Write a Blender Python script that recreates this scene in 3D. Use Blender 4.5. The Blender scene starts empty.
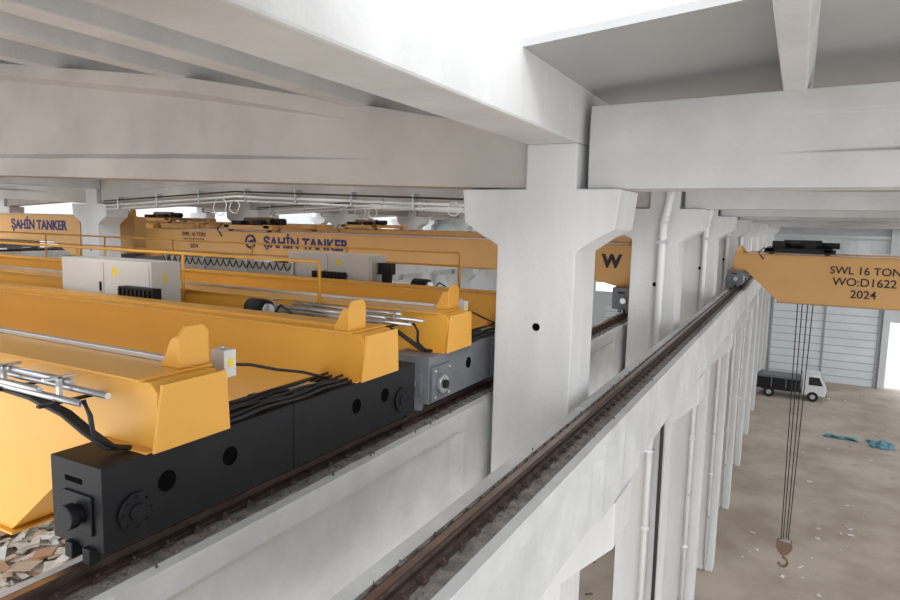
import bpy, math, random
from mathutils import Vector, Matrix
random.seed(7)
H = 12.0
scene = bpy.context.scene
scene.view_settings.view_transform = 'Standard'
scene.view_settings.look = 'None'
scene.view_settings.exposure = 0.0

# ------------------------------------------------------------ materials
def mat(name, col, rough=0.6, metal=0.0, var=0.12, scale=2.0, bump=0.0, col2=None, streak=False, thr=(0.35, 0.7), spec=None):
    m = bpy.data.materials.new(name); m.use_nodes = True
    nt = m.node_tree; N = nt.nodes; L = nt.links
    b = N['Principled BSDF']
    b.inputs['Roughness'].default_value = rough
    b.inputs['Metallic'].default_value = metal
    if spec is not None: b.inputs['Specular IOR Level'].default_value = spec
    tc = N.new('ShaderNodeTexCoord')
    mp = N.new('ShaderNodeMapping'); L.new(tc.outputs['Object'], mp.inputs['Vector'])
    if streak: mp.inputs['Scale'].default_value = (1, 1, 0.18)
    nz = N.new('ShaderNodeTexNoise'); nz.inputs['Scale'].default_value = scale
    nz.inputs['Detail'].default_value = 6; nz.inputs['Roughness'].default_value = 0.6
    L.new(mp.outputs['Vector'], nz.inputs['Vector'])
    cr = N.new('ShaderNodeValToRGB')
    if col2 is None: col2 = tuple(c * (1 - var) for c in col)
    cr.color_ramp.elements[0].position = thr[0]; cr.color_ramp.elements[0].color = (*col2, 1)
    cr.color_ramp.elements[1].position = thr[1]; cr.color_ramp.elements[1].color = (*col, 1)
    L.new(nz.outputs['Fac'], cr.inputs['Fac']); L.new(cr.outputs['Color'], b.inputs['Base Color'])
    if bump > 0:
        n2 = N.new('ShaderNodeTexNoise'); n2.inputs['Scale'].default_value = scale * 12
        n2.inputs['Detail'].default_value = 4
        L.new(tc.outputs['Object'], n2.inputs['Vector'])
        bp = N.new('ShaderNodeBump'); bp.inputs['Strength'].default_value = bump
        bp.inputs['Distance'].default_value = 0.02
        L.new(n2.outputs['Fac'], bp.inputs['Height']); L.new(bp.outputs['Normal'], b.inputs['Normal'])
    return m

M_CONC = mat('painted_concrete', (0.64, 0.64, 0.64), 0.85, 0, 0.18, 1.3, 0.3, streak=True)
M_RAFTR = mat('grey_rafter_concrete', (0.53, 0.525, 0.52), 0.85, 0, 0.2, 1.1, 0.3)
M_RAFT = mat('rafter_concrete', (0.51, 0.475, 0.44), 0.85, 0, 0.18, 0.9, 0.3)
M_BEAM = mat('beam_concrete', (0.64, 0.645, 0.65), 0.85, 0, 0.22, 1.6, 0.35)
M_DIRT = mat('beam_top_grime', (0.32, 0.29, 0.27), 0.95, 0, 0.6, 7, 0.9)
M_CRUMB = mat('dark_crumbs', (0.13, 0.115, 0.105), 0.95, 0, 0.4, 9)
M_RUST = mat('rusty_rail_steel', (0.10, 0.065, 0.052), 0.55, 0.3, 0.5, 8, 0.3)
M_RAILTOP = mat('worn_rail_head', (0.30, 0.22, 0.19), 0.3, 0.85, 0.3, 8)
M_YEL = mat('crane_yellow_paint', (0.72, 0.355, 0.045), 0.40, 0, 0.07, 1.0)
M_YEL2 = mat('crane_yellow_light_tint', (0.62, 0.335, 0.11), 0.5, 0, 0.08, 1.0)  # same crane yellow, with distant light and haze mixed into the colour
M_BLK = mat('black_steel_paint', (0.010, 0.010, 0.012), 0.5, 0.0, 0.3, 5, spec=0.25)
M_HOLE = mat('painted_hole_shade', (0.002, 0.002, 0.002), 0.95, spec=0.05)  # near-black shade painted on flat marks; no hole is cut behind
M_GRY = mat('grey_truck_paint', (0.17, 0.18, 0.20), 0.5, 0.1, 0.2, 5)
M_SIL = mat('galvanised_steel', (0.58, 0.59, 0.61), 0.32, 0.85, 0.15, 8)
M_CAB = mat('cabinet_enamel', (0.60, 0.58, 0.55), 0.45, 0, 0.05, 2)
M_CABLE = mat('black_cable_rubber', (0.012, 0.012, 0.013), 0.6)
M_PIPE = mat('white_pvc', (0.70, 0.70, 0.70), 0.4, 0, 0.08, 2)
M_PANEL = mat('roof_sandwich_panel', (0.42, 0.425, 0.43), 0.5, 0, 0.12, 0.8)
M_WALL = mat('wall_cladding', (0.62, 0.64, 0.66), 0.6, 0, 0.08, 0.4)
M_DOOR = mat('door_cladding', (0.70, 0.74, 0.76), 0.5, 0, 0.08, 0.6)
M_DOORL = mat('door_seam', (0.34, 0.37, 0.39), 0.6)
M_FLOOR = mat('dusty_concrete_floor', (0.46, 0.395, 0.335), 0.9, 0, 0.3, 0.30, 0.3, col2=(0.31, 0.255, 0.205), thr=(0.36, 0.62))
M_OUT = mat('outside_ground', (0.6, 0.58, 0.55), 0.9)
M_NAVY = mat('navy_lettering', (0.01, 0.02, 0.14), 0.6)
M_TXT = mat('black_lettering', (0.012, 0.012, 0.014), 0.6)
M_WHITE = mat('white_vehicle_paint', (0.72, 0.73, 0.74), 0.3)
M_GLASS = mat('dark_glass', (0.02, 0.03, 0.04), 0.08)
M_TYRE = mat('tyre_rubber', (0.015, 0.015, 0.015), 0.9)
M_BLUE = mat('blue_plastic_sheet', (0.08, 0.27, 0.34), 0.5, 0, 0.3, 3, 0.4)
M_HOOK = mat('hook_steel', (0.22, 0.14, 0.10), 0.5, 0.3)
M_SIGN = mat('warning_sticker', (0.85, 0.60, 0.02), 0.5)
M_RED = mat('red_motor', (0.30, 0.03, 0.02), 0.5)
M_LIT = [mat('litter_card', (0.55, 0.41, 0.29), 0.9), mat('litter_paper', (0.72, 0.70, 0.67), 0.9),
         mat('litter_dark', (0.14, 0.12, 0.11), 0.9), mat('litter_red', (0.48, 0.26, 0.16), 0.9), mat('litter_pale', (0.62, 0.56, 0.48), 0.9)]

# ------------------------------------------------------------ mesh builder
class MB:
    def __init__(s): s.v = []; s.f = []; s.fm = []; s.m = []; s.sm = []
    def mi(s, m):
        if m not in s.m: s.m.append(m)
        return s.m.index(m)
    def add(s, vs, fs, m, smooth=False):
        o = len(s.v); s.v += [tuple(v) for v in vs]; k = s.mi(m)
        for f in fs: s.f.append([i + o for i in f]); s.fm.append(k); s.sm.append(smooth)
    def box(s, x0, x1, y0, y1, z0, z1, m):
        vs = [(x, y, z) for z in (z0, z1) for y in (y0, y1) for x in (x0, x1)]
        s.add(vs, [(0, 2, 3, 1), (4, 5, 7, 6), (0, 1, 5, 4), (2, 6, 7, 3), (0, 4, 6, 2), (1, 3, 7, 5)], m)
    def prism_y(s, poly, y0, y1, m):   # poly in (x,z)
        n = len(poly)
        vs = [(x, y0, z) for x, z in poly] + [(x, y1, z) for x, z in poly]
        fs = [tuple(range(n)), tuple(range(2 * n - 1, n - 1, -1))]
        fs += [(i, i + n, (i + 1) % n + n, (i + 1) % n) for i in range(n)]
        s.add(vs, fs, m)
    def prism_x(s, poly, x0, x1, m):   # poly in (y,z)
        n = len(poly)
        vs = [(x0, y, z) for y, z in poly] + [(x1, y, z) for y, z in poly]
        fs = [tuple(range(n)), tuple(range(2 * n - 1, n - 1, -1))]
        fs += [(i, (i + 1) % n, (i + 1) % n + n, i + n) for i in range(n)]
        s.add(vs, fs, m)
    def loft(s, secs, m, cap=True):
        n = len(secs[0]); vs = [p for sec in secs for p in sec]; fs = []
        for k in range(len(secs) - 1):
            for i in range(n):
                fs.append((k * n + i, k * n + (i + 1) % n, (k + 1) * n + (i + 1) % n, (k + 1) * n + i))
        if cap:
            fs.append(tuple(range(n - 1, -1, -1))); fs.append(tuple((len(secs) - 1) * n + i for i in range(n)))
        s.add(vs, fs, m)
    def cyl(s, p0, p1, r, m, n=14, r2=None):
        s.tube([p0, p1], r, m, n, r2)
    def tube(s, pts, r, m, n=8, r2=None):
        pts = [Vector(p) for p in pts]; rings = []
        for i, p in enumerate(pts):
            if i == 0: d = pts[1] - pts[0]
            elif i == len(pts) - 1: d = pts[-1] - pts[-2]
            else: d = pts[i + 1] - pts[i - 1]
            d.normalize()
            up = Vector((0, 0, 1)) if abs(d.z) < 0.9 else Vector((0, 1, 0))
            a = d.cross(up).normalized(); b = d.cross(a)
            rr = r if (r2 is None or i == 0) else r2
            rings.append([tuple(p + a * math.cos(t) * rr + b * math.sin(t) * rr) for t in [2 * math.pi * k / n for k in range(n)]])
        o = len(s.f)
        s.loft(rings, m)
        if n >= 8:
            for q in range(o, len(s.f) - 2): s.sm[q] = True
    def finish(s, name, parent=None, bevel=0.0, loc=(0, 0, 0)):
        me = bpy.data.meshes.new(name); me.from_pydata(s.v, [], s.f)
        for m in s.m: me.materials.append(m)
        for p, k, sm in zip(me.polygons, s.fm, s.sm): p.material_index = k; p.use_smooth = sm
        import bmesh
        bm = bmesh.new(); bm.from_mesh(me); bmesh.ops.recalc_face_normals(bm, faces=bm.faces); bm.to_mesh(me); bm.free()
        ob = bpy.data.objects.new(name, me); scene.collection.objects.link(ob)
        ob.location = loc
        if parent: ob.parent = parent
        if bevel:
            md = ob.modifiers.new('bevel', 'BEVEL'); md.width = bevel; md.segments = 2; md.limit_method = 'ANGLE'
        return ob
def inst(src, name, loc):
    o = bpy.data.objects.new(name, src.data); scene.collection.objects.link(o); o.location = loc
    for md in src.modifiers:
        if md.type == 'BEVEL':
            n = o.modifiers.new('bevel', 'BEVEL'); n.width = md.width; n.segments = md.segments; n.limit_method = 'ANGLE'
    return o
def empty(name, loc=(0, 0, 0)):
    e = bpy.data.objects.new(name, None); scene.collection.objects.link(e); e.location = loc; e.empty_display_size = 0.3
    return e
def text(name, body, x, y, z, size, m, parent, align='CENTER', bold=0.0, loc0=(0, 0, 0)):
    c = bpy.data.curves.new(name, 'FONT'); c.body = body; c.size = size; c.align_x = align
    c.extrude = 0.004; c.offset = bold
    c.materials.append(m)
    o = bpy.data.objects.new(name, c); scene.collection.objects.link(o)
    o.location = (x - loc0[0], y - loc0[1], z - loc0[2]); o.rotation_euler = (math.radians(90), 0, 0); o.parent = parent
    return o

# ------------------------------------------------------------ layout
CX = [-2.24, -18.24, -34.24, 13.76]
SP = 5.9; Y0 = 6.28
YS = [Y0 + SP * n for n in range(-1, 10)]
YB = 60.0
RZ = H - 1.7             # rail head
BT = H - 1.79            # beam top
BB = H - 2.58
BL = H - 3.06            # underside of the deeper beams

# ---- columns
cb = MB()
prof = [(-0.4, 0), (0.4, 0), (0.4, BB - 0.95), (0.90, BB - 0.45), (0.90, BB), (0.4, BB), (0.4, H - 0.24), (0.60, H - 0.1), (0.76, H - 0.02), (0.80, H + 0.35),
        (0.38, H + 0.35), (0.38, H + 0.77), (-0.12, H + 0.77), (-0.12, H + 0.35), (-0.80, H + 0.35), (-0.77, H + 0.02), (-0.62, H - 0.08), (-0.4, H - 0.2), (-0.4, BL),
        (-1.0, BL), (-1.0, BL - 0.45), (-0.4, BL - 0.95)]
cb.prism_y(prof, -0.35, 0.35, M_CONC)
cb.cyl((0.04, -0.352, H - 0.98), (0.04, -0.30, H - 0.98), 0.05, M_HOLE, 20)
col0 = cb.finish('concrete_column', bevel=0.015, loc=(CX[0], YS[0], 0))
first = True
for cx in CX:
    for y in YS:
        if first: first = False; continue
        inst(col0, 'concrete_column', (cx, y, 0))

# ---- runway beams (per bay) both sides of each column row
L = SP - 0.02
def runway(dep):
    rb = MB()
    hp = [(-0.25, 0), (0.25, 0), (0.25, -0.16), (0.20, -0.22), (0.20, -dep), (-0.20, -dep), (-0.20, -0.22), (-0.25, -0.16)]
    he = [(-0.25, 0), (0.25, 0), (0.25, -0.16), (0.245, -0.22), (0.245, -dep), (-0.245, -dep), (-0.245, -0.22), (-0.25, -0.16)]
    secs = []
    for yy, p in ((0, he), (0.75, he), (0.95, hp), (L - 0.95, hp), (L - 0.75, he), (L, he)):
        secs.append([(x, yy, z) for x, z in p])
    rb.loft(secs, M_BEAM)
    rb.box(-0.14, 0.17, 0.0, L, 0.0, 0.008, M_DIRT)
    for i in range(130 if dep < 1 else 420):
        y = random.uniform(0.05, L - 0.1); sgn = 1 if random.random() < 0.7 else -1
        x = sgn * (0.10 + abs(random.gauss(0, 0.035))); r = random.uniform(0.004, 0.011 if dep < 1 else 0.014)
        if abs(x) > 0.22: continue
        a = random.uniform(0, 3.1); ca, sa = math.cos(a) * r, math.sin(a) * r
        pts = [(x + ca, y + sa), (x - sa, y + ca * 0.8), (x - ca * 0.9, y - sa), (x + sa * 0.7, y - ca)]
        z0 = 0.0; z1 = 0.008 + r * 0.9
        rb.add([(p, q, z0) for p, q in pts] + [(x + (p - x) * .6, y + (q - y) * .6, z1) for p, q in pts],
               [(4, 5, 6, 7), (0, 1, 5, 4), (1, 2, 6, 5), (2, 3, 7, 6), (3, 0, 4, 7)], M_CRUMB if random.random() < 0.5 else M_DIRT)
    return rb
beam0 = {}
rail_x = []
for cx in CX:
    for s in (-1, 1):
        rx = cx + s * 0.695 - 0.06
        rail_x.append(rx)
        for i in range(len(YS) - 1):
            loc = (rx, YS[i] + 0.01, BT - 0.008)
            if s not in beam0: beam0[s] = runway(0.78 if s > 0 else 1.26).finish('crane_runway_beam', bevel=0, loc=loc)
            else: inst(beam0[s], 'crane_runway_beam', loc)

# ---- rails
ra = MB(); y0r, y1r = YS[0] + 0.05, YS[-1]
ra.box(-0.075, 0.075, y0r, y1r, 0, 0.010, M_RUST)
ra.loft([[(x, y, z) for x, z in [(-0.055, 0.01), (0.055, 0.01), (0.055, 0.018), (0.015, 0.03), (0.015, 0.058), (0.034, 0.064), (0.034, 0.082), (-0.034, 0.082), (-0.034, 0.064), (-0.015, 0.058), (-0.015, 0.03), (-0.055, 0.018)]] for y in (y0r, y1r)], M_RUST)
ra.box(-0.022, 0.022, y0r, y1r, 0.082, 0.085, M_RAILTOP)
yy = y0r + 0.2
while yy < y1r - 0.2:
    for s in (-1, 1):
        xa, xb = sorted((s * 0.045, s * 0.095))
        ra.box(xa, xb, yy, yy + 0.06, 0.010, 0.03, M_RUST)
        ra.cyl((s * 0.08, yy + 0.03, 0.03), (s * 0.08, yy + 0.03, 0.045), 0.011, M_RUST, 6)
    yy += 0.2
rail0 = ra.finish('crane_rail', loc=(rail_x[0], 0, BT))
for rx in rail_x[1:]: inst(rail0, 'crane_rail', (rx, 0, BT))

# ---- gutter beams
gb = MB()
gb.box(-0.12, 0.38, YS[0] - 0.3, YB - 0.1, 0.77, 1.30, M_CONC)
g0 = gb.finish('gutter_beam', bevel=0.02, loc=(CX[0], 0, H))
for cx in CX[1:]: inst(g0, 'gutter_beam', (cx, 0, H))

# ---- roof profile functions (distance d from the left column of a hall)
def interp(pts, x):
    if x <= pts[0][0]: return pts[0][1]
    for (a, za), (b, zb) in zip(pts, pts[1:]):
        if x <= b: return za + (zb - za) * (x - a) / (b - a)
    return pts[-1][1]
TL = [(0.1, 0.95), (5.9, 2.50), (11.03, 1.82), (14.03, 1.26), (15.9, 0.90)]
TR = [(0.0, 1.10), (3.6, 1.16), (8.0, 1.5), (12.4, 1.13), (16, 1.10)]
def topz(kind, d): return interp(TL if kind == 'L' else TR, d)
def botz(kind, d):
    if kind == 'L': return interp([(0, 0.352), (5.9, 0.64), (16, 0.352)], d)
    return interp([(0, 0.352), (8, 0.37), (16, 0.352)], d)
def make_rafter(kind, name, loc):
    r = MB(); secs = []
    if kind == 'L': st = [0.44, 1.0, 2.0, 2.3, 3.2, 4.6, 5.9, 7.5, 9.5, 11.03, 12.8, 13.7, 14.03, 15.0, 15.86]
    else: st = [0.46, 1.0, 2.0, 2.3, 3.6, 5.0, 6.5, 8.0, 9.5, 11.0, 12.4, 13.7, 14.0, 15.0, 15.86]
    for d in st:
        e = min(d, 16 - d); w = 0.25 if e < 2.0 else max(0.10, 0.25 - (e - 2.0) * 0.06)
        zt = topz(kind, d); zb = botz(kind, d)
        fb = 0.28; ft = 0.18
        a = min(zb + fb, zt - ft - 0.1); ch = (0.25 - w) * 0.5
        if kind == 'L' and d > 15: a = zb + 0.2; ft = 0.1
        sec = [(-0.25, zb), (0.25, zb), (0.25, a), (w, a + ch), (w, zt - ft - ch), (0.25, zt - ft), (0.25, zt), (-0.25, zt), (-0.25, zt - ft), (-w, zt - ft - ch), (-w, a + ch), (-0.25, a)]
        secs.append([(d, y, z) for y, z in sec])
    r.loft(secs, M_RAFT if kind == 'L' else M_RAFTR)
    return r.finish(name, bevel=0.01, loc=loc)
halls = [(CX[1], 'L'), (CX[2], 'L'), (CX[0], 'R')]
src = {}
for hx, k in halls:
    for y in YS:
        loc = (hx, y, H)
        if k not in src: src[k] = make_rafter(k, 'roof_rafter', loc)
        else: inst(src[k], 'roof_rafter', loc)
# ---- purlins
srcp = {}
for hx, k in halls:
    ds = [2.6, 5.9, 8.2, 10.95, 13.8] if k == 'L' else [2.12, 5.0, 8.0, 11.0, 13.82]
    for d in ds:
        loc = (hx + d, 0, H + topz(k, d) - 0.01)
        if k not in srcp:
            pu = MB()
            if k == 'R': pf = [(-0.085, 0), (0.085, 0), (0.13, 0.30), (-0.13, 0.30)]
            else: pf = [(-0.13, -0.02), (0.13, -0.02), (0.20, 0.42), (-0.20, 0.42)]
            pu.loft([[(x, y, z) for x, z in pf] for y in (YS[0] - 0.4, YB - 0.1)], M_CONC)
            srcp[k] = pu.finish('roof_purlin', bevel=0.01, loc=loc)
        else: inst(srcp[k], 'roof_purlin', loc)
# ---- ceiling sheets with a gutter-side skylight strip and openings added to let light in
ce = MB()
for hx, k in halls:
    ds = [0.05, 0.45, 1.4, 2.6, 4.2, 5.9, 7.0, 8.2, 9.6, 10.95, 12.4, 13.8, 15.0, 15.88] if k == 'L' else [0.34, 2.04, 2.3, 3.6, 5.0, 6.5, 8.0, 9.5, 11.0, 12.4, 13.82, 15.92]
    if k == 'L': opens = [(1.4, 2.6), (4.2, 5.9), (7.0, 8.2), (9.6, 10.95), (12.4, 13.8)]  # left hall openings, added to brighten the interior
    else: opens = [(0.34, 2.04), (5.0, 6.5), (8.0, 9.5), (12.4, 13.82)]
    for i in range(len(ds) - 1):
        a, b = ds[i], ds[i + 1]
        def sz(d):
            if k == 'L': return max(topz(k, d) + 0.41, 1.31)
            if d < 0.5 or d > 15.8: return 1.275
            return topz(k, d) + 0.29
        za, zb = sz(a), sz(b)
        op = any(o[0] - 1e-3 <= a and b <= o[1] + 1e-3 for o in opens)
        for j in range(len(YS)):
            ya = YS[j]; yb = YS[j] + SP if j < len(YS) - 1 else YB
            rng = [(ya, ya + 1.6), (ya + 4.14, yb)] if (op and yb - ya > 5) else [(ya, yb)]
            for (q0, q1) in rng:
                ce.add([(hx + a, q0, H + za), (hx + b, q0, H + zb), (hx + b, q1, H + zb), (hx + a, q1, H + za),
                        (hx + a, q0, H + za + 0.06), (hx + b, q0, H + zb + 0.06), (hx + b, q1, H + zb + 0.06), (hx + a, q1, H + za + 0.06)],
                       [(0, 1, 2, 3), (7, 6, 5, 4), (0, 4, 5, 1), (1, 5, 6, 2), (2, 6, 7, 3), (3, 7, 4, 0)], M_PANEL)
ce.finish('ceiling')

# ---- floor, walls
fl = MB(); fl.box(-50.6, 13.9 + 12, -12, YB + 0.2, -0.2, 0, M_FLOOR); fl.finish('floor')
og = MB(); og.box(-90, 90, YB + 0.25, 140, -0.3, -0.05, M_OUT); og.finish('outside_ground')
wb = MB()
def wall_strip(x0, x1, holes):
    top = H + 2.9; cur = x0
    for xa, xb, za, zb in holes:
        if xa > cur: wb.box(cur, xa, YB, YB + 0.15, 0, top, M_WALL)
        if za > 0: wb.box(xa, xb, YB, YB + 0.15, 0, za, M_WALL)
        wb.box(xa, xb, YB, YB + 0.15, zb, top, M_WALL); cur = xb
    wb.box(cur, x1, YB, YB + 0.15, 0, top, M_WALL)
wall_strip(-34.3 - 16, 26, [(-26, -22, 6.1, 6.9), (-16.5, -4.5, 6.1, 6.9), (6.7, 12.4, 0, 5.2)])
x = -50.0
while x < 26:
    wb.box(x, x + 0.05, YB - 0.03, YB, 7.9, H + 2.5, M_WALL); x += 1.0
wb.finish('wall_back')
dr = MB(); dr.box(-1.6, 6.05, YB - 0.12, YB - 0.04, 0, 10.2, M_DOOR)
z = 0.55
while z < 10: dr.box(-1.6, 6.05, YB - 0.135, YB - 0.12, z, z + 0.05, M_DOORL); z += 0.62
for xx in (-1.6, 2.2, 5.9): dr.box(xx, xx + 0.15, YB - 0.18, YB - 0.1, 0, 10.2, M_DOORL)
dr.finish('door_1')
d2 = MB()
for xa in (-15.5, -9.5):
    d2.box(xa, xa + 5, YB - 0.12, YB - 0.04, 0, 5.0, M_DOOR)
    z = 0.55
    while z < 5: d2.box(xa, xa + 5, YB - 0.135, YB - 0.12, z, z + 0.05, M_DOORL); z += 0.62
d2.finish('door_2')
tr = MB()
for xx in (-2.1, 6.2): tr.box(xx, xx + 0.4, YB - 0.3, YB - 0.001, 0, H + 1.0, M_WALL)
for zz in (10.3, 11.6): tr.box(-1.7, 6.2, YB - 0.2, YB - 0.001, zz, zz + 0.2, M_WALL)
tr.finish('trim_1')
wl = MB(); wl.box(-50.6, -50.4, -5, YB, 0, H + 2.9, M_WALL); wl.finish('wall_left')

# ---- downpipes
dp = MB()
dp.tube([(0.24, -0.42, H + 0.72), (0.24, -0.46, H + 0.55), (0.20, -0.47, H + 0.30), (0.16, -0.47, H + 0.1), (0.14, -0.43, H - 0.2), (0.14, -0.43, 0.25), (0.14, -0.55, 0.07)], 0.065, M_PIPE, 14)
for zz in (2, 5, 8, H - 0.25): dp.box(0.06, 0.22, -0.50, -0.352, zz, zz + 0.05, M_SIL)
for zz in (3.5, 6.5, H - 0.22, H + 0.1): dp.cyl((0.14 if zz < H else 0.17, -0.43 if zz < H else -0.465, zz), (0.14 if zz < H else 0.175, -0.43 if zz < H else -0.467, zz + 0.12), 0.075, M_PIPE, 14)
dp0 = None
for y in YS[2:]:
    if dp0 is None: dp0 = dp.finish('downpipe', loc=(CX[0], y, 0))
    else: inst(dp0, 'downpipe', (CX[0], y, 0))
ec = MB()
yc = YS[2] - 0.40; xc = CX[0] + 0.33
ec.tube([(xc, yc, H - 2.7), (xc, yc, 9.0), (xc + 0.02, yc, 5.0), (xc, yc, 2.0), (xc, yc, 0.9)], 0.032, M_CABLE, 8)
ec.box(xc - 0.06, xc + 0.06, yc - 0.08, yc + 0.04, 0.6, 1.0, M_CAB)
ec.finish('power_cable')
# ---- conduits below rafters
for yv in (YS[2] - 0.40, YS[3] - 0.40):
    c = MB()
    for dz, rr, mm in ((0.0, 0.03, M_PIPE), (-0.10, 0.022, M_PIPE), (0.12, 0.02, M_CABLE)):
        c.tube([(-17.4, yv - dz * 0.3, H + 0.30 + dz), (-12.3, yv - dz * 0.3, H + 0.55 + dz), (-3.2, yv - dz * 0.3, H + 0.30 + dz)], rr, mm, 8)
    for i in range(9):
        xx = -16.8 + i * 1.6; zz = H + interp([(-17.4, 0.30), (-12.3, 0.55), (-3.2, 0.30)], xx)
        c.box(xx, xx + 0.04, yv - 0.05, yv + 0.14, zz - 0.13, zz + 0.20, M_SIL)
    for (cxx, r) in ((-12.8, 0.22), (-12.3, 0.16), (-6.2, 0.14)):
        zz = H + 0.30
        c.tube([(cxx + r * math.cos(t), yv - 0.06 + 0.02 * math.sin(3 * t), zz + r * math.sin(t)) for t in [k * math.pi / 8 for k in range(17)]], 0.012, M_PIPE, 6)
    c.finish('electrical_conduit')

# ------------------------------------------------------------ cranes
def crane(y0, xa, xb, tmat, ymat, ztop=-0.82, zbot=-1.95, walkway=True, trolley=None, texts=(), hook=None, detail=True, taper=0.95, fest=False, cabx=0.0, tower=False):
    e = empty('overhead_crane', ((xa + xb) / 2, y0, RZ)); LO = e.location
    o = lambda mb, nm, bv=0.0: mb.finish(nm, e, bv, loc=(-LO.x, -LO.y, -LO.z))
    ln = 2.86
    for k, rx in enumerate((xa, xb)):
        t = MB(); zt, zb_ = H - 1.19, H - 1.62
        wl_ = 0.235
        t.box(rx - wl_, rx + 0.17, y0, y0 + 1.36, zb_, zt, tmat)
        t.box(rx - wl_, rx + 0.17, y0 + 1.37, y0 + ln, zb_, zt, tmat)
        t.box(rx - wl_ - 0.006, rx + 0.176, y0 + 1.33, y0 + 1.40, zb_ - 0.005, zt + 0.005, tmat)
        gr = tmat is M_GRY
        for yh in (0.17, ln - 0.22):
            t.cyl((rx - 0.03, y0 + yh, RZ + 0.145), (rx + 0.03, y0 + yh, RZ + 0.145), 0.145, M_RUST, 24)
            for sd in (-1, 1):
                xs = rx + (0.17 if sd > 0 else -wl_)
                zc = H - 1.46
                rr = 0.10
                t.cyl((xs, y0 + yh, zc), (xs + sd * 0.02, y0 + yh, zc), rr, tmat, 24)
                t.cyl((xs, y0 + yh, zc), (xs + sd * 0.035, y0 + yh, zc), 0.045, tmat, 18)
                for q in range(8):
                    an = q * math.pi / 4
                    t.cyl((xs + sd * 0.015, y0 + yh + 0.078 * math.cos(an), zc + 0.078 * math.sin(an)), (xs + sd * 0.03, y0 + yh + 0.078 * math.cos(an), zc + 0.078 * math.sin(an)), 0.010, M_SIL if gr else M_BLK, 6)
        for yh in (0.36, 0.79, 2.02, 2.40):
            for sd in (-1, 1):
                xs = rx + (0.17 if sd > 0 else -wl_)
                t.cyl((xs - sd * 0.02, y0 + yh, H - 1.37), (xs + sd * 0.002, y0 + yh, H - 1.37), 0.058, M_HOLE, 24)
        for ye, sd in ((y0, -1), (y0 + ln, 1)):
            t.box(rx - 0.12, rx + 0.10, min(ye, ye + sd * 0.015), max(ye, ye + sd * 0.015), H - 1.54, H - 1.34, tmat)
            t.cyl((rx, ye, H - 1.44), (rx, ye + sd * 0.035, H - 1.44), 0.05, tmat, 18)
            t.cyl((rx, ye + sd * 0.035, H - 1.44), (rx, ye + sd * 0.085, H - 1.44), 0.062, M_SIL if gr else M_BLK, 18)
            t.box(rx - 0.10, rx - 0.04, ye - 0.03, ye + 0.03, H - 1.68, H - 1.6, tmat)
            t.box(rx + 0.04, rx + 0.10, ye - 0.03, ye + 0.03, H - 1.68, H - 1.6, tmat)
        if gr:
            t.box(rx + 0.172, rx + 0.20, y0 + 0.02, y0 + 0.36, H - 1.60, H - 1.28, tmat)
            for (a, b) in ((0.06, -1.56), (0.32, -1.56), (0.06, -1.32), (0.32, -1.32)):
                t.cyl((rx + 0.20, y0 + a, H + b), (rx + 0.215, y0 + a, H + b), 0.016, M_SIL, 6)
            t.cyl((rx + 0.20, y0 + 0.17, H - 1.45), (rx + 0.24, y0 + 0.17, H - 1.45), 0.085, M_SIL, 20)
            t.cyl((rx + 0.24, y0 + 0.17, H - 1.45), (rx + 0.27, y0 + 0.17, H - 1.45), 0.04, M_BLK, 14)
        t.box(rx - 0.12, rx + 0.02, y0 - 0.003, y0 + 0.01, H - 1.30, H - 1.27, M_HOLE)
        o(t, 'end_truck_%d' % (k + 1), 0.005)
    gys = (y0 + 0.26, y0 + 2.03)
    gw = 0.48
    for gi, gy in enumerate(gys):
        g = MB(); le, re = xa - 0.14, xb + 0.20
        if xb > 0: le, re = xa - 0.08, xb + 0.14
        tl = taper
        poly = [(le, H - 1.185), (xa + 0.24, H - 1.185), (xa + 0.24 + tl, H + zbot), (xb - 0.24 - tl, H + zbot), (xb - 0.24, H - 1.185), (re, H - 1.185), (re, H + ztop - 0.06), (re - 0.05, H + ztop - 0.015), (le + 0.05, H + ztop - 0.015), (le, H + ztop - 0.06)]
        g.prism_y(poly, gy + 0.03, gy + gw - 0.03, ymat)
        g.box(le + 0.03, re - 0.10, gy, gy + gw, H + ztop - 0.015, H + ztop, ymat)
        g.box(xa + 0.24 + tl - 0.05, xb - 0.24 - tl + 0.05, gy, gy + gw, H + zbot - 0.015, H + zbot, ymat)
        for xe, sd in ((le, -1), (re, 1)):
            g.prism_x([(gy - 0.01, H - 1.185), (gy + gw + 0.01, H - 1.185), (gy + gw - 0.01, H + ztop - 0.02), (gy + 0.05, H + ztop - 0.02)], min(xe, xe + sd * 0.02), max(xe, xe + sd * 0.02), ymat)
        for rx in (xa, xb): g.box(rx - 0.23, rx + 0.18, gy - 0.03, gy + gw + 0.03, H - 1.19, H - 1.178, ymat)
        # end stops, standing over the trolley rail
        u0, u1 = (gy + 0.27, gy + gw) if gi == 0 else (gy + 0.02, gy + 0.24)
        for xs, sd in ((xa - 0.04, -1), (xb + 0.05, 1)):
            a, b = sorted((xs, xs + sd * 0.02))
            g.prism_x([(u0, H + ztop), (u1, H + ztop), (u1, H + ztop + 0.19), (u1 - 0.04, H + ztop + 0.23), (u0 + 0.05, H + ztop + 0.23), (u0, H + ztop + 0.17)], a, b, ymat)
            for uu in (u0 + 0.01, u1 - 0.03):
                g.prism_y([(xs, H + ztop), (xs - sd * 0.14, H + ztop), (xs - sd * 0.05, H + ztop + 0.16), (xs, H + ztop + 0.18)], uu, uu + 0.02, ymat)
        uc = (u0 + u1) / 2
        g.box(xa + 0.25, xb - 0.12, uc - 0.02, uc + 0.02, H + ztop, H + ztop + 0.03, M_SIL if gi == 0 else ymat)
        o(g, 'girder_%d' % (gi + 1), 0.004)
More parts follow.
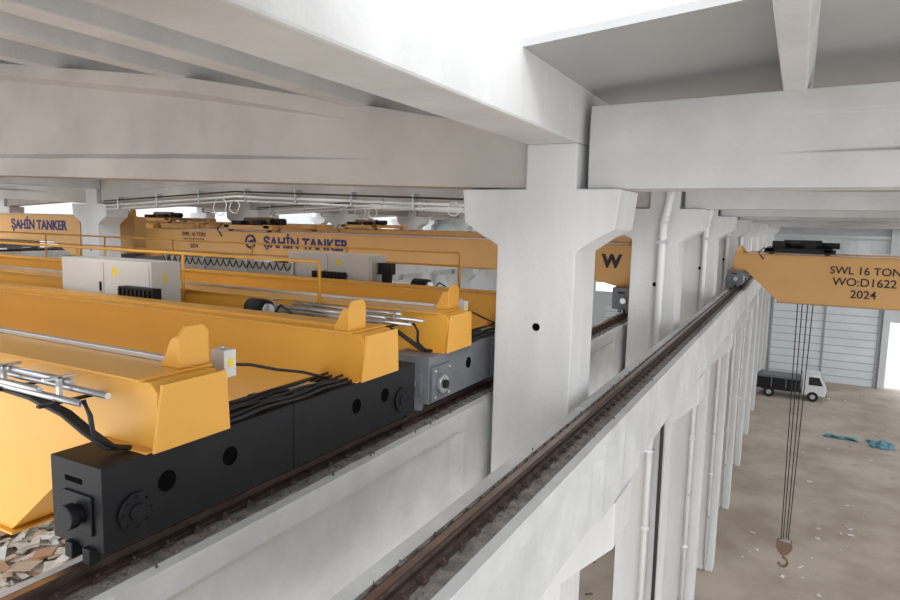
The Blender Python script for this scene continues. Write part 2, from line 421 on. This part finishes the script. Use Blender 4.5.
    if detail:
        c = MB(); s = 1 if xb < 0 else -1; ex = xb if xb < 0 else xa
        yb_ = y0 + 0.06
        for dy, dz, l0, l1 in ((0, 0, 0.05, 1.9), (0.09, 0.03, -0.02, 2.1), (-0.06, 0.05, 0.3, 1.7), (0.05, 0.08, 0.2, 1.5)):
            c.cyl((ex - s * l0, yb_ + dy, H - 0.92 + dz), (ex - s * l1, yb_ + dy, H - 0.92 + dz), 0.017, M_SIL, 12)
        for q in (0.25, 0.75, 1.25, 1.7):
            c.box(ex - s * q - 0.015, ex - s * q + 0.015, yb_ - 0.1, yb_ + 0.24, H - 0.95, H - 0.937, M_BLK)
            c.box(ex - s * q - 0.012, ex - s * q + 0.012, yb_ - 0.07, yb_ + 0.10, H - 0.82, H - 0.808, M_SIL)
            c.box(ex - s * q - 0.012, ex - s * q + 0.012, yb_ + 0.0, yb_ + 0.02, H - 0.95, H - 0.81, M_SIL)
        for q in range(3):
            c.tube([(ex - s * (0.9 - q * .03), yb_ + 0.02 * q, H - 0.94), (ex - s * 0.5, yb_ + 0.02 * q, H - 0.955), (ex - s * 0.22, yb_ + 0.02 * q, H - 1.0), (ex - s * 0.10, yb_ + 0.03 + 0.02 * q, H - 1.08), (ex + s * 0.0, yb_ + 0.08 + 0.02 * q, H - 1.16), (ex + s * 0.06, yb_ + 0.18, H - 1.175)], 0.013, M_CABLE, 8)
        c.tube([(ex - s * 0.04, yb_ - 0.0, H - 0.90), (ex + s * 0.01, yb_ - 0.0, H - 0.97), (ex - s * 0.0, yb_ + 0.02, H - 1.08), (ex + s * 0.03, yb_ + 0.12, H - 1.17)], 0.013, M_CABLE, 8)
        o(c, 'collector_arm')
        j = MB()
        jx = ex + s * 0.03; jy = gys[0] + gw + 0.10
        j.box(jx - 0.06, jx + 0.05, jy, jy + 0.09, H - 0.93, H - 0.77, M_CAB)
        j.box(jx + 0.05, jx + 0.053, jy + 0.028, jy + 0.065, H - 0.87, H - 0.82, M_SIGN)
        j.box(jx - 0.03, jx + 0.01, jy + 0.03, jy + 0.06, H - 1.19, H - 0.93, M_SIL)
        j.cyl((jx - 0.01, jy + 0.045, H - 0.77), (jx - 0.01, jy + 0.045, H - 0.75), 0.015, M_SIL, 10)
        for q in range(6):
            pts = []
            for i in range(13):
                u = i / 12
                pts.append((ex + s * (0.13 - 0.04 * q + 0.015 * math.sin(i * 1.1 + q)), gys[0] + gw + 0.05 + u * 1.2, H - 1.178 + 0.012 * (q % 3) + 0.012 * math.sin(u * 7 + q * 2) ** 2))
            j.tube(pts, 0.012, M_CABLE, 8)
        j.tube([(jx, jy + 0.09, H - 0.87), (jx, jy + 0.25, H - 0.90), (jx, jy + 0.5, H - 0.98), (jx - 0.05, jy + 0.8, H - 1.06), (jx - 0.02, jy + 1.05, H - 1.15)], 0.010, M_CABLE, 8)
        j.box(ex - 0.06, ex + 0.03, gys[0] + gw + 0.75, gys[0] + gw + 1.0, H - 1.19, H - 1.15, M_SIL)
        o(j, 'junction_box')
    if walkway:
        w = MB(); wx0, wx1 = (xa + 1.3, xb - 1.27)
        wy0, wy1 = gys[1] + gw, y0 + 3.36
        w.box(wx0, wx1, wy0, wy1, H - 1.10, H - 1.07, M_SIL)
        for i in range(9):
            xx = wx0 + (wx1 - wx0) * i / 8
            w.box(xx - 0.03, xx + 0.03, wy0 - 0.02, wy1, H - 1.17, H - 1.10, ymat)
        o(w, 'walkway')
        h = MB()
        hy = wy1 - 0.02
        h.tube([(wx1, hy, H - 1.07), (wx1, hy, H - 0.44), (wx1 - 0.03, hy, H - 0.41), (wx0, hy, H - 0.41)], 0.018, ymat, 10)
        h.tube([(wx1, hy, H - 0.60), (wx0, hy, H - 0.60)], 0.013, ymat, 8)
        h.box(wx0, wx1, hy - 0.004, hy + 0.004, H - 1.07, H - 0.97, ymat)
        n = 6
        for i in range(1, n + 1):
            xx = wx1 - (wx1 - wx0) * i / n
            h.cyl((xx, hy, H - 1.07), (xx, hy, H - 0.41), 0.016, ymat, 10)
        o(h, 'handrail')
        if detail:
            cb_ = MB(); cx0, cx1 = xb - 4.50 + cabx, xb - 2.95 + cabx; cy0 = wy0 + 0.16; cy1 = cy0 + 0.36
            cb_.box(cx0, cx1, cy0, cy1, H - 1.07, H - 0.475, M_CAB)
            cb_.box(cx0 + 0.03, (cx0 + cx1) / 2 - 0.01, cy0 - 0.012, cy0, H - 1.04, H - 0.50, M_CAB)
            cb_.box((cx0 + cx1) / 2 + 0.01, cx1 - 0.03, cy0 - 0.012, cy0, H - 1.04, H - 0.50, M_CAB)
            cb_.box((cx0 + cx1) / 2 - 0.06, (cx0 + cx1) / 2 - 0.04, cy0 - 0.03, cy0 - 0.012, H - 0.82, H - 0.72, M_BLK)
            cb_.box(cx1 - 0.62, cx1 - 0.54, cy0 - 0.015, cy0 - 0.012, H - 0.64, H - 0.55, M_SIGN)
            cb_.box(cx1, cx1 + 0.004, cy0 + 0.15, cy0 + 0.19, H - 0.70, H - 0.60, M_SIGN)
            o(cb_, 'control_cabinet', 0.006)
            b2 = MB()
            b2.box(xb - 3.30, xb - 2.75, wy0 + 0.02, wy0 + 0.12, H - 1.07, H - 0.73, M_BLK)
            for i in range(8): b2.box(xb - 3.28 + i * 0.065, xb - 3.25 + i * 0.065, wy0 + 0.0, wy0 + 0.02, H - 1.03, H - 0.75, M_BLK)
            b2.cyl((xb - 1.72, wy0 + 0.35, H - 0.86), (xb - 1.48, wy0 + 0.30, H - 0.86), 0.095, M_BLK, 20)
            b2.cyl((xb - 1.48, wy0 + 0.30, H - 0.86), (xb - 1.44, wy0 + 0.29, H - 0.86), 0.06, M_SIL, 20)
            b2.box(xb - 1.70, xb - 1.5, wy0 + 0.26, wy0 + 0.40, H - 1.07, H - 0.94, M_BLK)
            b2.tube([(xb - 1.44, wy0 + 0.3, H - 0.95), (xb - 1.30, wy0 + 0.3, H - 0.80), (xb - 1.15, wy0 + 0.3, H - 0.88), (xb - 1.05, wy0 + 0.3, H - 1.05)], 0.012, M_CABLE, 8)
            if tower:
                b2.box(xb - 2.25, xb - 2.12, wy0 + 0.30, wy0 + 0.38, H - 1.07, H - 0.62, M_BLK)
                b2.box(xb - 2.30, xb - 2.08, wy0 + 0.28, wy0 + 0.40, H - 0.74, H - 0.58, M_BLK)
            for dz in (0, 0.05): b2.cyl((xb - 3.9, wy0 + 0.08, H - 0.98 + dz), (xb - 0.6, wy0 + 0.08, H - 0.98 + dz), 0.014, M_SIL, 8)
            o(b2, 'drive_unit')
        if fest:
            f = MB(); fx0, fx1, fy = xb - 6.6, xb - 3.75, wy0 + 0.10
            f.box(fx0, fx1, fy, fy + 0.04, H - 0.62, H - 0.58, M_SIL)
            for i in range(4):
                xx = fx0 + (fx1 - fx0) * i / 3
                f.box(xx - 0.02, xx + 0.02, fy, fy + 0.04, H - 1.07, H - 0.62, M_SIL)
            f.box(fx0, fx1, fy + 0.12, fy + 0.15, H - 1.07, H - 0.66, M_CAB)
            nl = 20; pts = []
            for i in range(nl * 6 + 1):
                ph = (i / 6) % 1.0
                pts.append((fx0 + (fx1 - fx0) * i / (nl * 6), fy - 0.02, H - 0.65 - 0.11 * math.sin(math.pi * ph)))
            f.tube(pts, 0.010, M_CABLE, 6)
            o(f, 'festoon_cable')
    if trolley is not None:
        t = MB(); tx = trolley; g0 = gys[0] + 0.05; g1 = gys[1] + gw - 0.05
        zt = H + ztop; TM = M_BLK if xb > 0 else M_YEL2
        t.box(tx - 0.95, tx + 0.9, g0, g0 + 0.25, zt + 0.06, zt + 0.18, TM)
        t.box(tx - 0.95, tx + 0.9, g1 - 0.25, g1, zt + 0.06, zt + 0.18, TM)
        for xx in (-0.9, 0.6): t.box(tx + xx, tx + xx + 0.2, g0, g1, zt + 0.10, zt + 0.20, TM)
        for xx in (-0.75, 0.7):
            for gy in (g0 + 0.12, g1 - 0.12): t.cyl((tx + xx, gy - 0.03, zt + 0.10), (tx + xx, gy + 0.03, zt + 0.10), 0.10, M_RUST, 16)
        t.cyl((tx - 0.45, g0 + 0.4, zt + 0.31), (tx + 0.55, g0 + 0.4, zt + 0.31), 0.13 if xb > 0 else 0.10, M_BLK if xb > 0 else M_HOOK, 20)
        t.cyl((tx + 0.55, g0 + 0.4, zt + 0.29), (tx + 1.0, g0 + 0.4, zt + 0.29), 0.09, M_BLK, 16)
        t.box(tx - 0.75, tx - 0.4, g0 + 0.15, g0 + 0.65, zt + 0.18, zt + (0.40 if xb > 0 else 0.30), M_BLK)
        t.box(tx + 0.1, tx + 0.4, g0 + 0.1, g0 + 0.7, zt + 0.18, zt + (0.44 if xb > 0 else 0.32), M_BLK)
        t.tube([(tx - 0.95, g0 - 0.02, zt + 0.2), (tx - 1.1, g0 - 0.05, zt + 0.05), (tx - 0.95, g0 - 0.03, zt - 0.15)], 0.02, M_CABLE, 8)
        o(t, 'hoist_trolley')
        if hook is not None:
            hk = MB(); hz = hook; yh = gys[0] + gw + 0.35; hx_ = tx + 0.25
            for q, (a, b) in enumerate(((-0.22, -0.10), (-0.08, -0.04), (0.08, 0.04), (0.24, 0.10))):
                hk.cyl((hx_ + a, yh + 0.05 * (q % 2), zt + 0.2), (hx_ + b, yh + 0.05 * (q % 2), hz + 0.45), 0.015, M_CABLE, 6)
            hk.cyl((hx_, yh - 0.05, hz + 0.36), (hx_, yh + 0.10, hz + 0.36), 0.20, M_SIL, 20)
            for ya in (yh - 0.08, yh + 0.10):
                hk.prism_y([(hx_ - 0.2, hz + 0.5), (hx_ - 0.24, hz + 0.3), (hx_ - 0.1, hz + 0.08), (hx_ + 0.1, hz + 0.08), (hx_ + 0.24, hz + 0.3), (hx_ + 0.2, hz + 0.5)], ya, ya + 0.03, M_HOOK)
            pts = [(hx_, yh + 0.02, hz + 0.1), (hx_, yh + 0.02, hz - 0.05)]
            for i in range(10):
                an = math.radians(90 - i * 28)
                pts.append((hx_ + 0.13 * math.cos(an), yh + 0.02, hz - 0.2 + 0.15 * math.sin(an)))
            hk.tube(pts, 0.045, M_HOOK, 10)
            o(hk, 'hook_block')
    for (body, x, z, size, m, al, bd) in texts:
        text('lettering', body, x, gys[0] + 0.024, H + z, size, m, e, al, bd, LO)
    return e
XA, XB = rail_x[3], rail_x[0]            # left hall rails
crane(1.84, XA, XB, M_BLK, M_YEL)
crane(4.94, XA, XB, M_GRY, M_YEL, fest=True, cabx=0.62, tower=True)
cC = crane(13.0, XA, XB, M_GRY, M_YEL2, ztop=-0.34, zbot=-0.98, trolley=-13.5, detail=False, walkway=False,
      texts=[('ŞAHİN TANKER', -11.45, -0.74, 0.39, M_NAVY, 'CENTER', 0.013), ('SWL 16 TON\nW.O:D1624\n2024', -15.6, -0.52, 0.17, M_TXT, 'CENTER', 0.001), ('W', -3.35, -0.80, 0.36, M_TXT, 'CENTER', 0.02)])
em = MB(); yE = 13.0 + 0.26 + 0.026
em.tube([(-13.35 + 0.17 * math.cos(t), yE, H - 0.61 + 0.17 * math.sin(t)) for t in [k * math.pi / 10 for k in range(21)]], 0.03, M_NAVY, 6)
em.prism_y([(-13.47, H - 0.68), (-13.25, H - 0.64), (-13.22, H - 0.54), (-13.42, H - 0.58)], yE - 0.01, yE, M_NAVY)
em.finish('emblem', cC, 0, loc=(-cC.location.x, -cC.location.y, -cC.location.z))
XA2, XB2 = rail_x[5], rail_x[2]
crane(11.6, XA2, XB2, M_GRY, M_YEL2, ztop=-0.0, zbot=-0.8, trolley=None, detail=False, walkway=False,
      texts=[('ŞAHİN TANKER', -20.9, -0.45, 0.40, M_NAVY, 'CENTER', 0.013)])
crane(16.2, XA2, XB2, M_GRY, M_YEL2, ztop=-0.2, zbot=-0.9, trolley=-21.5, detail=False, walkway=False)
crane(24.0, XA2, XB2, M_GRY, M_YEL2, ztop=-0.2, zbot=-1.0, trolley=None, detail=False, walkway=False)
crane(21.0, XA, XB, M_GRY, M_YEL2, ztop=-0.3, zbot=-1.0, trolley=-15.5, detail=False, walkway=False)
XC, XD = rail_x[1], rail_x[6]
crane(21.3, XC, XD, M_GRY, M_YEL2, ztop=-0.68, zbot=-2.08, trolley=0.05, detail=False, walkway=False, hook=1.75, taper=0.95,
      texts=[('SWL 16 TON', 1.70, -1.16, 0.30, M_TXT, 'CENTER', 0.004), ('WO:D1622', 1.70, -1.49, 0.32, M_TXT, 'CENTER', 0.004), ('2024', 1.70, -1.83, 0.32, M_TXT, 'CENTER', 0.004)])

# ------------------------------------------------------------ flatbed truck
tk = empty('flatbed_truck', (0, 53, 0))
def P(mb, n, bv=0.0): return mb.finish(n, tk, bv, loc=(0, 0, 0))
b = MB(); b.prism_y([(0.95, 0.45), (2.45, 0.45), (2.5, 0.9), (2.42, 1.15), (2.05, 1.95), (0.98, 1.98)], -0.9, 0.9, M_WHITE); P(b, 'cab', 0.05)
b = MB(); b.prism_y([(1.35, 1.2), (2.25, 1.2), (1.98, 1.78), (1.35, 1.78)], -0.92, -0.9, M_GLASS)
b.add([(2.435, -0.75, 1.2), (2.435, 0.75, 1.2), (2.11, 0.7, 1.86), (2.11, -0.7, 1.86)], [(0, 1, 2, 3)], M_GLASS); P(b, 'windows')
b = MB(); b.box(-2.0, 0.88, -0.95, 0.95, 0.62, 0.82, M_BLK); b.box(-2.0, 0.88, -0.95, -0.90, 0.82, 1.45, M_BLK); b.box(-2.0, 0.88, 0.90, 0.95, 0.82, 1.45, M_BLK)
b.box(-2.0, -1.95, -0.95, 0.95, 0.82, 1.45, M_BLK); b.box(0.83, 0.88, -0.95, 0.95, 0.82, 1.85, M_BLK)
for xx in (-2.0, -1.05, -0.1, 0.8): b.box(xx, xx + 0.06, -0.97, -0.95, 0.75, 1.5, M_GRY)
b.box(-1.9, 0.8, -0.85, 0.85, 0.82, 1.6, M_GRY)
b.box(-1.7, 2.2, -0.4, 0.4, 0.45, 0.62, M_BLK); P(b, 'cargo_bed')
b = MB()
for xx in (-1.15, 1.65):
    for yy in (-0.92, 0.74):
        b.cyl((xx, yy, 0.36), (xx, yy + 0.2, 0.36), 0.36, M_TYRE, 24); b.cyl((xx, yy - 0.01, 0.36), (xx, yy + 0.21, 0.36), 0.17, M_SIL, 16)
b.box(2.42, 2.52, -0.85, 0.85, 0.42, 0.62, M_BLK); P(b, 'wheels')

# ------------------------------------------------------------ tarps, litter
def tarp(cx, cy, w, d, seed):
    random.seed(seed); t = MB(); n = 9; vs = []; fs = []
    for i in range(n):
        for j in range(n):
            vs.append((cx + w * (i / (n - 1) - 0.5) + random.uniform(-.12, .12), cy + d * (j / (n - 1) - 0.5) + random.uniform(-.2, .2), 0.02 + random.uniform(0, 0.14) * (1 if 0 < i < n - 1 and 0 < j < n - 1 else 0.1)))
    for i in range(n - 1):
        for j in range(n - 1): fs.append((i * n + j, (i + 1) * n + j, (i + 1) * n + j + 1, i * n + j + 1))
    t.add(vs, fs, M_BLUE); t.finish('plastic_sheet')
tarp(3.0, 43.6, 1.7, 0.3, 1); tarp(5.0, 43.4, 1.2, 1.5, 2)
def litter(name, n, xr, yr, smin, smax, seed, mats, hh=0.05):
    random.seed(seed); t = MB()
    for i in range(n):
        x = random.uniform(*xr); y = random.uniform(*yr); a = random.uniform(0, math.pi); sx = random.uniform(smin, smax); sy = sx * random.uniform(0.15, 0.9)
        tl = random.uniform(-0.35, 0.35); z = random.uniform(0.01, hh)
        ca, sa = math.cos(a), math.sin(a); vs = []
        for dz in (0, 0.025):
            for (u, v) in ((-sx, -sy), (sx, -sy), (sx * random.uniform(.7, 1), sy), (-sx, sy)):
                vs.append((x + u * ca - v * sa, y + u * sa + v * ca, max(0.002, z + u * tl * 0.5 + abs(tl) * sx * 0.5) + dz))
        t.add(vs, [(3, 2, 1, 0), (4, 5, 6, 7), (0, 1, 5, 4), (1, 2, 6, 5), (2, 3, 7, 6), (3, 0, 4, 7)], random.choice(mats))
    t.finish(name)
litter('construction_debris', 2400, (-33, -19.2), (8, 24), 0.06, 0.42, 3, [M_LIT[0], M_LIT[0], M_LIT[1], M_LIT[4], M_LIT[4], M_LIT[4], M_LIT[3]], 0.45)
litter('floor_litter', 170, (-1.0, 12), (16, 56), 0.03, 0.12, 4, [M_LIT[1], M_LIT[4], M_LIT[1], M_LIT[0]])
litter('brick_rubble', 120, (-8, -3), (12, 40), 0.06, 0.22, 5, [M_LIT[3], M_LIT[0], M_LIT[2]])

# ------------------------------------------------------------ light
w = bpy.data.worlds.new('sky'); scene.world = w; w.use_nodes = True
bg = w.node_tree.nodes['Background']; bg.inputs[0].default_value = (0.95, 0.98, 1.0, 1); bg.inputs[1].default_value = 2.7
sun = bpy.data.objects.new('sun', bpy.data.lights.new('sun', 'SUN')); scene.collection.objects.link(sun)
sun.data.energy = 1.5; sun.data.angle = math.radians(20); sun.rotation_euler = (math.radians(35), math.radians(35), 0)

# ------------------------------------------------------------ camera
F = 650.0
ey = Vector(((800 - 450) / F, (300 - 232) / F, -1)).normalized()
up = Vector((0.023, 1, 0)); c = (ey.x * up.x + ey.y * up.y) / (-ey.z)
ez = Vector((0.023, 1, c)).normalized(); ex = ey.cross(ez).normalized(); ez = ex.cross(ey).normalized()
R = Matrix((ex, ey, ez))
cam = bpy.data.objects.new('camera', bpy.data.cameras.new('camera')); scene.collection.objects.link(cam)
cam.matrix_world = Matrix.Translation((0, 0, H)) @ R.to_4x4()
cam.data.sensor_width = 36; cam.data.lens = F / 900 * 36; cam.data.clip_start = 0.05; cam.data.clip_end = 400
scene.camera = cam
